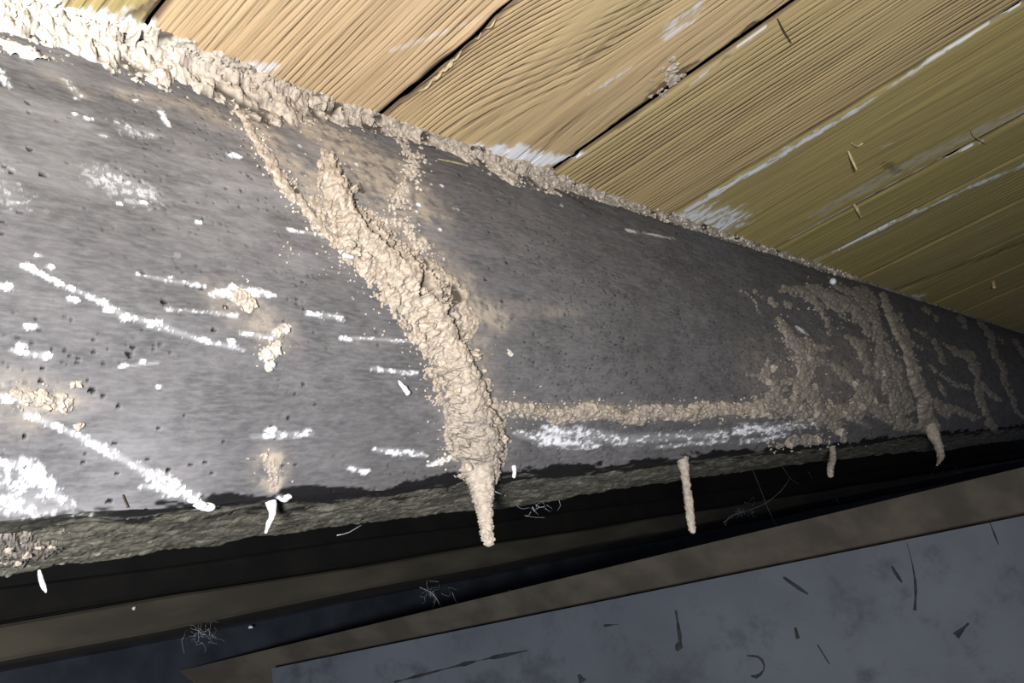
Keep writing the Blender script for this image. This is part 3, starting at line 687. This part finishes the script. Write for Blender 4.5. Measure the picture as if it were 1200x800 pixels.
for (px, py) in [(905, 432), (900, 448), (918, 470), (934, 476), (952, 484), (930, 460), (945, 420), (985, 485), (1005, 476), (1000, 450), (1022, 470), (1032, 438), (955, 515), (922, 520), (980, 505)]:
    Pp, nn, s, X, t = surf([px], [py]); lump(net, Pp[0] + nn[0] * 3 * s[0], random.uniform(3.5, 5.5) * s[0], LUMPS_G)
crumbs(net, scatter([(890, 476), (1010, 480)], 150, 9, (.6, 1.6)) + scatter([(915, 375), (955, 475)], 120, 10, (.6, 1.5)) + scatter([(950, 340), (1040, 400), (1050, 490)], 260, 14, (.5, 1.4)) + scatter([(900, 520), (985, 512)], 60, 5, (.6, 1.6)), (0, .7))

lng = empty('long_mud_tube', surf([1085], [490])[0][0])
tag(lng, 'long straight mud tube crossing the crusted right part of the beam to a hooked tip', 'mud tube')
mud_patch('tube_crust', [[(1034, 345, 4), (1045, 370, 5), (1056, 396, 5.5), (1066, 420, 6.5), (1075, 445, 7), (1083, 470, 8), (1089, 492, 8.5), (1093, 503, 7)], [(1060, 385, 3), (1068, 410, 4)]], lng, (), .7, 1.0, .6, grey=.9, seed=51, hs=.8)
P, r = hang([(1089, 498, 8), (1094, 510, 7), (1099, 520, 5.5), (1102, 530, 4.5), (1102, 537, 3), (1098, 545, 1)], .335)
V, F = tube(P, r, 16, None, .003, 260, 8); z = np.zeros(len(V)); mk('hanging_tip', V, F, MMUD, lng, {'pale': z, 'grey': z + .7, 'deep_shade': z})
far = empty('mud_film', surf([1100], [470])[0][0])
tag(far, 'faint broken mud film on the dark beam just right of the long straight tube', 'mud crust')
mud_patch('crust_sheet', [[(1062, 393, 4), (1080, 408, 4)], [(1094, 398, 3), (1104, 414, 4), (1106, 424, 3)], [(1088, 428, 3), (1108, 444, 3), (1136, 455, 3.5)], [(1080, 468, 6), (1098, 474, 6), (1108, 486, 5)], [(1108, 478, 4), (1125, 484, 5), (1142, 490, 4)], [(1098, 450, 3), (1108, 462, 3)], [(1055, 372, 4), (1064, 384, 3)], [(1075, 385, 2), (1090, 395, 2)], [(1082, 360, 3), (1100, 372, 3)]], far, (), .7, 1, 1., grey=1, seed=61, hs=.3)
d1 = empty('forked_mud_tube', surf([1150], [460])[0][0])
tag(d1, 'dim forked mud tube on the shadowed far end of the beam', 'mud tube')
mud_patch('tube_crust', [[(1108, 404, 3), (1125, 411, 4), (1138, 418, 5), (1146, 436, 5), (1148, 458, 5), (1154, 480, 5), (1164, 502, 5)], [(1148, 450, 5), (1162, 462, 4), (1172, 466, 3)]], d1, (), .7, 1, .9, grey=1, seed=71, hs=.35)
d2 = empty('last_mud_tube', surf([1180], [440])[0][0])
tag(d2, 'faintest mud tube at the far right end of the beam, beyond the forked one', 'mud tube')
mud_patch('tube_crust', [[(1146, 372, 4), (1160, 392, 5), (1168, 415, 4), (1178, 440, 4), (1186, 462, 4), (1192, 480, 3), (1202, 492, 3)], [(1124, 370, 3), (1132, 384, 3)], [(1190, 398, 3), (1202, 414, 3)], [(1172, 395, 2), (1180, 402, 2)]], d2, (), .7, 1, .9, grey=1, seed=81, hs=.3)

# --- loose clumps on the left part of the face
def clump(name, label, strokes, seed, pale=.3, grey=.35, lumps=(), cr=40, cat='mud clump', hs=.6, cut=()):
    c = np.mean([s[0][:2] for s in strokes], axis=0); e = empty(name, surf([c[0]], [c[1]])[0][0]); tag(e, label, cat)
    mud_patch('mud_cake', strokes, e, cut, .9, 1.2, .6, pale=pale, grey=grey, seed=seed, hs=hs)
    for (px, py, r) in lumps:
        Pp, nn, s, X, t = surf([px], [py]); lump(e, Pp[0] + nn[0] * r * .5 * s[0], r * s[0], LUMPS_P if pale > .2 else LUMPS)
    if cr: crumbs(e, scatter([s_[:2] for s in strokes for s_ in s][:2] if len(strokes[0]) > 1 else [strokes[0][0][:2]] * 2, cr, max(a[2] for s in strokes for a in s), (.6, 2)), (pale, grey))
    return e
clump('mud_clump', 'small cream mud clump with a shaded hollow, left of the thick tube', [[(276, 345, 6), (288, 352, 8), (292, 360, 6)]], 101, .2, lumps=[(284, 350, 6), (292, 357, 6)])
clump('mud_clump', 'cream crumbly clump below the hollow one, left of the thick tube', [[(308, 418, 7), (318, 412, 9), (326, 403, 6)], [(328, 388, 7), (336, 386, 5)], [(314, 428, 5), (315, 430, 5)]], 103, .25, lumps=[(312, 415, 6), (322, 412, 6), (316, 427, 4), (333, 388, 5)])
clump('mud_clump', 'broad flaky grey and white clump near the left edge of the beam face', [[(15, 463, 6), (45, 468, 11), (75, 473, 11), (80, 480, 6)], [(85, 451, 4), (94, 450, 3)]], 107, .2, .7, lumps=[(62, 476, 6), (72, 478, 6), (45, 468, 5), (54, 478, 5), (38, 464, 5), (92, 451, 4), (93, 499, 5)])
clump('mud_clump', 'crusty pale patch under the beam edge at the lower left', [[(-10, 640, 12), (25, 642, 14), (50, 640, 12), (85, 629, 5)], [(5, 655, 6), (25, 658, 5)]], 109, .2, .6, lumps=[(10, 640, 6), (30, 645, 6), (45, 638, 5), (60, 636, 5), (20, 655, 5)], cr=80, hs=.3)
clump('mud_clump', 'orange-tan mud blotch near the lower edge of the beam above the white drip', [[(312, 540, 6), (320, 550, 9), (324, 562, 6), (322, 574, 4)]], 113, 0, hs=.15, cr=30)
clump('mud_clump', 'tiny pale bump on the beam face right of the thick tube', [[(594, 411, 2.5), (596, 415, 3)]], 127, .5, cr=0)
clump('mud_clump', 'small pale clump flanking the thick tube beside its lowest bulge', [[(508, 544, 3), (520, 540, 5), (528, 535, 4)]], 131, .7, cr=10)

# --- hanging drips
def drip(name, label, pts, u, mat, cat, rough=.001, freq=400, mud=None, group=None):
    P, r = hang(pts, u); V, F = tube(P, r, 14, None, rough, freq, int(pts[0][0])); z = np.zeros(len(V))
    return tag(mk(name, V, F, mat, None, {'pale': z + (mud or (0, 0))[0], 'grey': z + (mud or (0, 0))[1], 'deep_shade': z}, loc=P[0]), label, cat, group)
drip('mud_stalactite', 'lone grey hanging mud stick under the beam, below the level tube', [(800, 535, 7), (801, 545, 6.5), (803, 560, 5), (806, 580, 5), (809, 605, 5), (812, 620, 4), (813, 624, 2.5)], .348, MMUD, 'mud tube', .0022, 480, (.1, .55))
drip('mud_stalactite', 'stubby dim hanging mud wisp under the beam, left of the hooked tip', [(975, 522, 4), (976, 535, 4), (973, 548, 4), (973, 558, 3)], .348, MMUD, 'mud tube', .0016, 300, (0, .9))
drip('plaster_drip', 'white tapering drip hanging under the beam below the orange-tan blotch', [(317, 580, 7), (318, 592, 6.5), (319, 602, 3.8), (315, 613, 3), (311, 624, 1.6)], .352, MWHITE, 'drip', .0006)
drip('plaster_drip', 'tiny white shred hanging from the underside at far lower left', [(46, 668, 2), (48, 678, 3), (51, 687, 3), (54, 694, 1)], .44, MWHITE, 'drip', .0004)
drip('plaster_drip', 'short white tag on the beam edge right of the thick tube bottom', [(602, 546, 3), (603, 553, 2.5), (602, 559, 2)], .343, MWHITE, 'drip', .0004)

def dab(label, pts, mat=MWHITE):
    A = np.array(pts, float); sp_ = []
    parts = []
    for (px, py, r) in pts:
        Pp, nn, s, X, t = surf([px], [py]); V0, F0 = ico(2); k = 1 + .3 * fbm(V0 * 2.2 + px, 2, 7)
        parts.append((V0 * k[:, None] * r * s[0] * np.array([1.5, .6, .9]) + Pp[0] + nn[0] * .2 * r * s[0], [tuple(f) for f in F0]))
    V, F = joinVF(parts); return tag(mk('plaster_dab', V, F, mat), label, 'plaster dab')
dab('white plaster dab on the beam edge ending the long lower left streak', [(236, 592, 6), (244, 595, 7), (228, 586, 5)])
dab('white plaster dab on the beam edge beside the white drip', [(333, 585, 5), (338, 583, 4)])
dab('white plaster dab in the upper dotted streak at left', [(180, 379, 4), (174, 377, 3)])
dab('white round plaster dab below the lower left flaky clump', [(92, 500, 4)])
# pale peg-like splinter sticking out of the face left of the main tube
def stick(name, label, P, r, mat, cat='splinter', rough=0): V, F = tube(np.array(P), r, 8, None, rough); return tag(mk(name, V, F, mat, loc=np.array(P)[0]), label, cat)
a, n_a, s_a, _, _ = surf([464, 470], [446, 462]); stick('wood_peg', 'pale stubby wood peg on the beam face left of the thick tube', [a[0] + n_a[0] * .001, (a[0] + a[1]) / 2 + n_a[0] * .003, a[1] + n_a[1] * .005], np.array([1.2, 3.2, 2.2]) * s_a[0], MWHITE, 'peg', .0012)
a, n_a, s_a, _, _ = surf([402, 412], [299, 303]); stick('wood_peg', 'tiny white chip beside the upper part of the thick tube', [a[0] + n_a[0] * .001, a[1] + n_a[1] * .002], np.array([3, 2]) * s_a[0], MWHITE, 'chip')

# --- splinters on ceiling and beam
def cstick(label, pts, r, mat, drop=(0, .004), cat='splinter', name='splinter'):
    A = np.array(pts, float); P = at_z(A[:, 0], A[:, 1], H); dz = np.linspace(drop[0], drop[1], len(P)); P = P * ((H - dz) / H)[:, None]
    return stick(name, label, P, np.array(r) * (P @ TOW[:, 2]).mean() / FPX, mat, cat)
cstick('straw-coloured splinter sticking down from the olive ceiling board', [(994, 177), (999, 188), (1004, 199)], [1.2, 1.8, 1.2], MTWIG, (.001, .018))
cstick('tiny yellow flake on the olive ceiling board above the straw splinter', [(998, 168), (1005, 171), (1011, 168)], [1, 2, 1], MTWIG, (.001, .002), 'flake', 'flake')
cstick('short brown splinter on the narrow ceiling board below the olive one', [(1001, 240), (1005, 246), (1009, 254)], [1.5, 2.2, 1.2], MTWIG, (.001, .010))
cstick('dark thin splinter stuck beside the upper ceiling joint', [(911, 22), (918, 36), (927, 50)], [.8, 1.2, .8], MDARKTWIG, (.001, .003))
cstick('fine curled fibre on the olive ceiling board near the right edge', [(1137, 150), (1140, 158), (1148, 164), (1155, 168)], [.6, .7, .7, .6], MTWIG, (.001, .005), 'fibre', 'fibre')
cstick('small tan peg on the dim ceiling boards at far right', [(1164, 330), (1165, 337)], [2, 2], MTWIG, (.001, .012), 'peg', 'wood_peg')
a, n_a, s_a, _, _ = surf([646, 672, 702], [226, 238, 255]); stick('splinter', 'long dark straight splinter on the beam just below the mud seam', a + n_a * .0035, np.array([1.2, 1.4, .8]) * s_a[1], MDARKTWIG)
a, n_a, s_a, _, _ = surf([511, 530, 546], [190, 194, 198]); stick('splinter', 'pale thin splinter on the beam below the mud seam near the thick tube', a + n_a * .002, np.array([.8, 1.2, .8]) * s_a[1], MTWIG)
a, n_a, s_a, _, _ = surf([142, 148], [579, 594]); stick('splinter', 'short dark bristle on the lower left of the beam face', a + n_a * .002, np.array([.8, .8]) * s_a[1], MDARKTWIG)
# mud on the boards: ragged lumps beside the rotten joint and splintered joint
def cl_lumps(name, label, spots, cat, mat_m):
    c = at_z(np.array([spots[0][0]]), np.array([spots[0][1]]), H)[0]; e = empty(name, c); tag(e, label, cat)
    for (px, py, r) in spots:
        p = at_z(np.array([px]), np.array([py]), H)[0]; s = (p @ TOW[:, 2]) / FPX
        lump(e, p - np.array([0, 0, .1 * r * s]), r * s * 1.2, mat_m, flat=.4)
cl_lumps('mud_clump', 'tan mud lumps in the rotten joint of the ceiling boards', [(789, 78, 6)] + [(788 + random.gauss(0, 5), 82 + random.gauss(0, 8), random.uniform(2, 5)) for _ in range(14)] + [(775 + random.gauss(0, 5), 108 + random.gauss(0, 5), random.uniform(1.5, 3.5)) for _ in range(9)], 'mud clump', LUMPS)
e = empty('wood_shreds', at_z(np.array([520.]), np.array([82.]), H)[0]); tag(e, 'torn pale wood shreds along the joint between the two warm tan boards', 'wood shreds')
for (x_, y_, l_, w_) in [(500, 99, 26, 2), (512, 88, 22, 2.5), (522, 78, 20, 2.5), (534, 66, 18, 2), (527, 75, 12, 2), (575, 28, 16, 1.6), (560, 42, 10, 1.2)]:
    P = at_z(np.array([x_ - l_ * .37, x_, x_ + l_ * .37]), np.array([y_ + l_ * .33, y_ + 1, y_ - l_ * .36]), H - .001); P[1, 2] -= .0012
    V, F = tube(P, np.array([.3, 1, .4]) * w_ * (P @ TOW[:, 2]).mean() / FPX, 6); mk('shred', V, F, MTWIG, e)

# --- ball added for a soft glow spot, then cobwebs
p, n_, s_, _, _ = surf([966], [338]); V0, F0 = ico(3); R_ = 4 * s_[0]
glow_ball = tag(mk('glow_spot', V0 * R_ + p[0] + n_[0] * .012, F0, MWEB), 'small round white ball added as soft glow near the top of the beam at right', 'glow spot')
def web(label, strands, u, r=.00014):
    parts = []
    for s in strands:
        A = np.array(s, float); uu = np.interp(np.linspace(0, 1, len(A)), [0, 1], [u[0], u[1]])
        P = np.array([at_u(np.array(a[0]), np.array(a[1]), b) for a, b in zip(A, uu)]); parts.append(tube(P, np.full(len(P), r) * (A[:, 2] if A.shape[1] > 2 else 1), 5, .006))
    V, F = joinVF(parts); return tag(mk('cobweb', V, F, MWEB), label, 'cobweb')
web('long single cobweb strand slanting down from under the beam at right', [[(880, 545, .8), (892, 575, 1), (901, 598, 1.6), (915, 625, .8), (934, 650, .6)]], (.44, .7))
def fuzz(cx_, cy_, n, L, ang=None, sd=1):
    rr = random.Random(sd); out = []
    for _ in range(n):
        a = rr.uniform(0, 6.28); l = L * rr.uniform(.25, 1) / 5; x, y = cx_ + rr.gauss(0, L * .45), cy_ + rr.gauss(0, L * .3); st = [(x, y)]
        for _k in range(5): a += rr.gauss(0, .55); x += math.cos(a) * l; y += math.sin(a) * l; st.append((x, y))
        out.append(st)
    return out
web('wispy cobweb tangle under the beam beside the long strand', [[(848, 612), (862, 602), (876, 598), (896, 590), (915, 575), (926, 560)], [(862, 600), (870, 596), (873, 603)], [(850, 615), (855, 605), (872, 600)]] + fuzz(872, 598, 14, 16, None, 4), (.5, .55))
web('branched grey cobweb tuft on the back rails below the thick tube', [[(492, 688, 2), (505, 694, 3), (512, 702, 3), (518, 714, 2)], [(530, 694, 1), (534, 704, 2), (538, 706, 1)]] + fuzz(508, 694, 16, 18, None, 5), (.8, .82))
web('faint cobweb burst on the back rails at lower left', fuzz(235, 744, 26, 24, None, 6), (.82, .85))
web('thin cobweb threads fringing the underside right of the hanging tip', [[(605, 592), (612, 596), (622, 594)], [(624, 594, 2), (628, 600, 1), (632, 604, 1)], [(628, 592), (635, 588), (640, 594)], [(655, 586), (657, 594), (653, 598)], [(615, 604), (628, 606), (640, 606)]] + fuzz(630, 594, 8, 14, None, 7), (.44, .45))
web('white thread curling off the underside left of the hanging tip', [[(395, 627, 2), (408, 624, 2), (420, 617, 2), (426, 614, 1)]], (.45, .46))
web('pale threads across the base of the hanging tip', [[(570, 574, 2), (578, 575, 2), (588, 579, 1)]], (.34, .34))
web('speckled cobweb threads hanging below the beam toward the right edge', [[(918, 548), (926, 560), (936, 567)], [(948, 553), (952, 563)], [(1012, 590), (1012, 598)], [(980, 585), (985, 590)], [(1090, 560), (1096, 548), (1098, 542)], [(1118, 545), (1126, 556)]] + fuzz(1000, 600, 8, 10, None, 8), (.5, .6))
def fleck(label, px, py, u, r, k=1.6):
    p = at_u(np.array(px), np.array(py), u); s = (p @ TOW[:, 2]) / FPX; V0, F0 = ico(1); q = V0 * (1 + .3 * rng.standard_normal(len(V0)))[:, None] * r * s * np.array([1, .6, k]) + p
    tag(mk('paint_fleck', q, F0, MWHITE, smooth=False), label, 'fleck')
fleck('bright white fleck on the dark rails below the thick tube', 597, 695, .865, 3.2)
fleck('tiny pale fleck on the rails at lower left', 157, 713, .865, 2, 1)
fleck('tiny pale fleck beside the faint cobweb burst', 293, 735, .865, 2.5, .8)

# like things share a group
for name, g in (('mud_clump', 'loose mud clumps'), ('plaster_dab', 'white plaster dabs on the beam'), ('plaster_drip', 'white plaster drips along the beam edge'), ('mud_stalactite', 'hanging mud sticks under the beam'), ('splinter', 'splinters on ceiling and beam'), ('cobweb', 'cobwebs below the beam'), ('paint_fleck', 'pale flecks on the dark rails'), ('wood_peg', 'small pegs and chips')):
    for o in col.objects:
        if o.parent is None and o.name.split('.')[0] == name: o['group'] = g
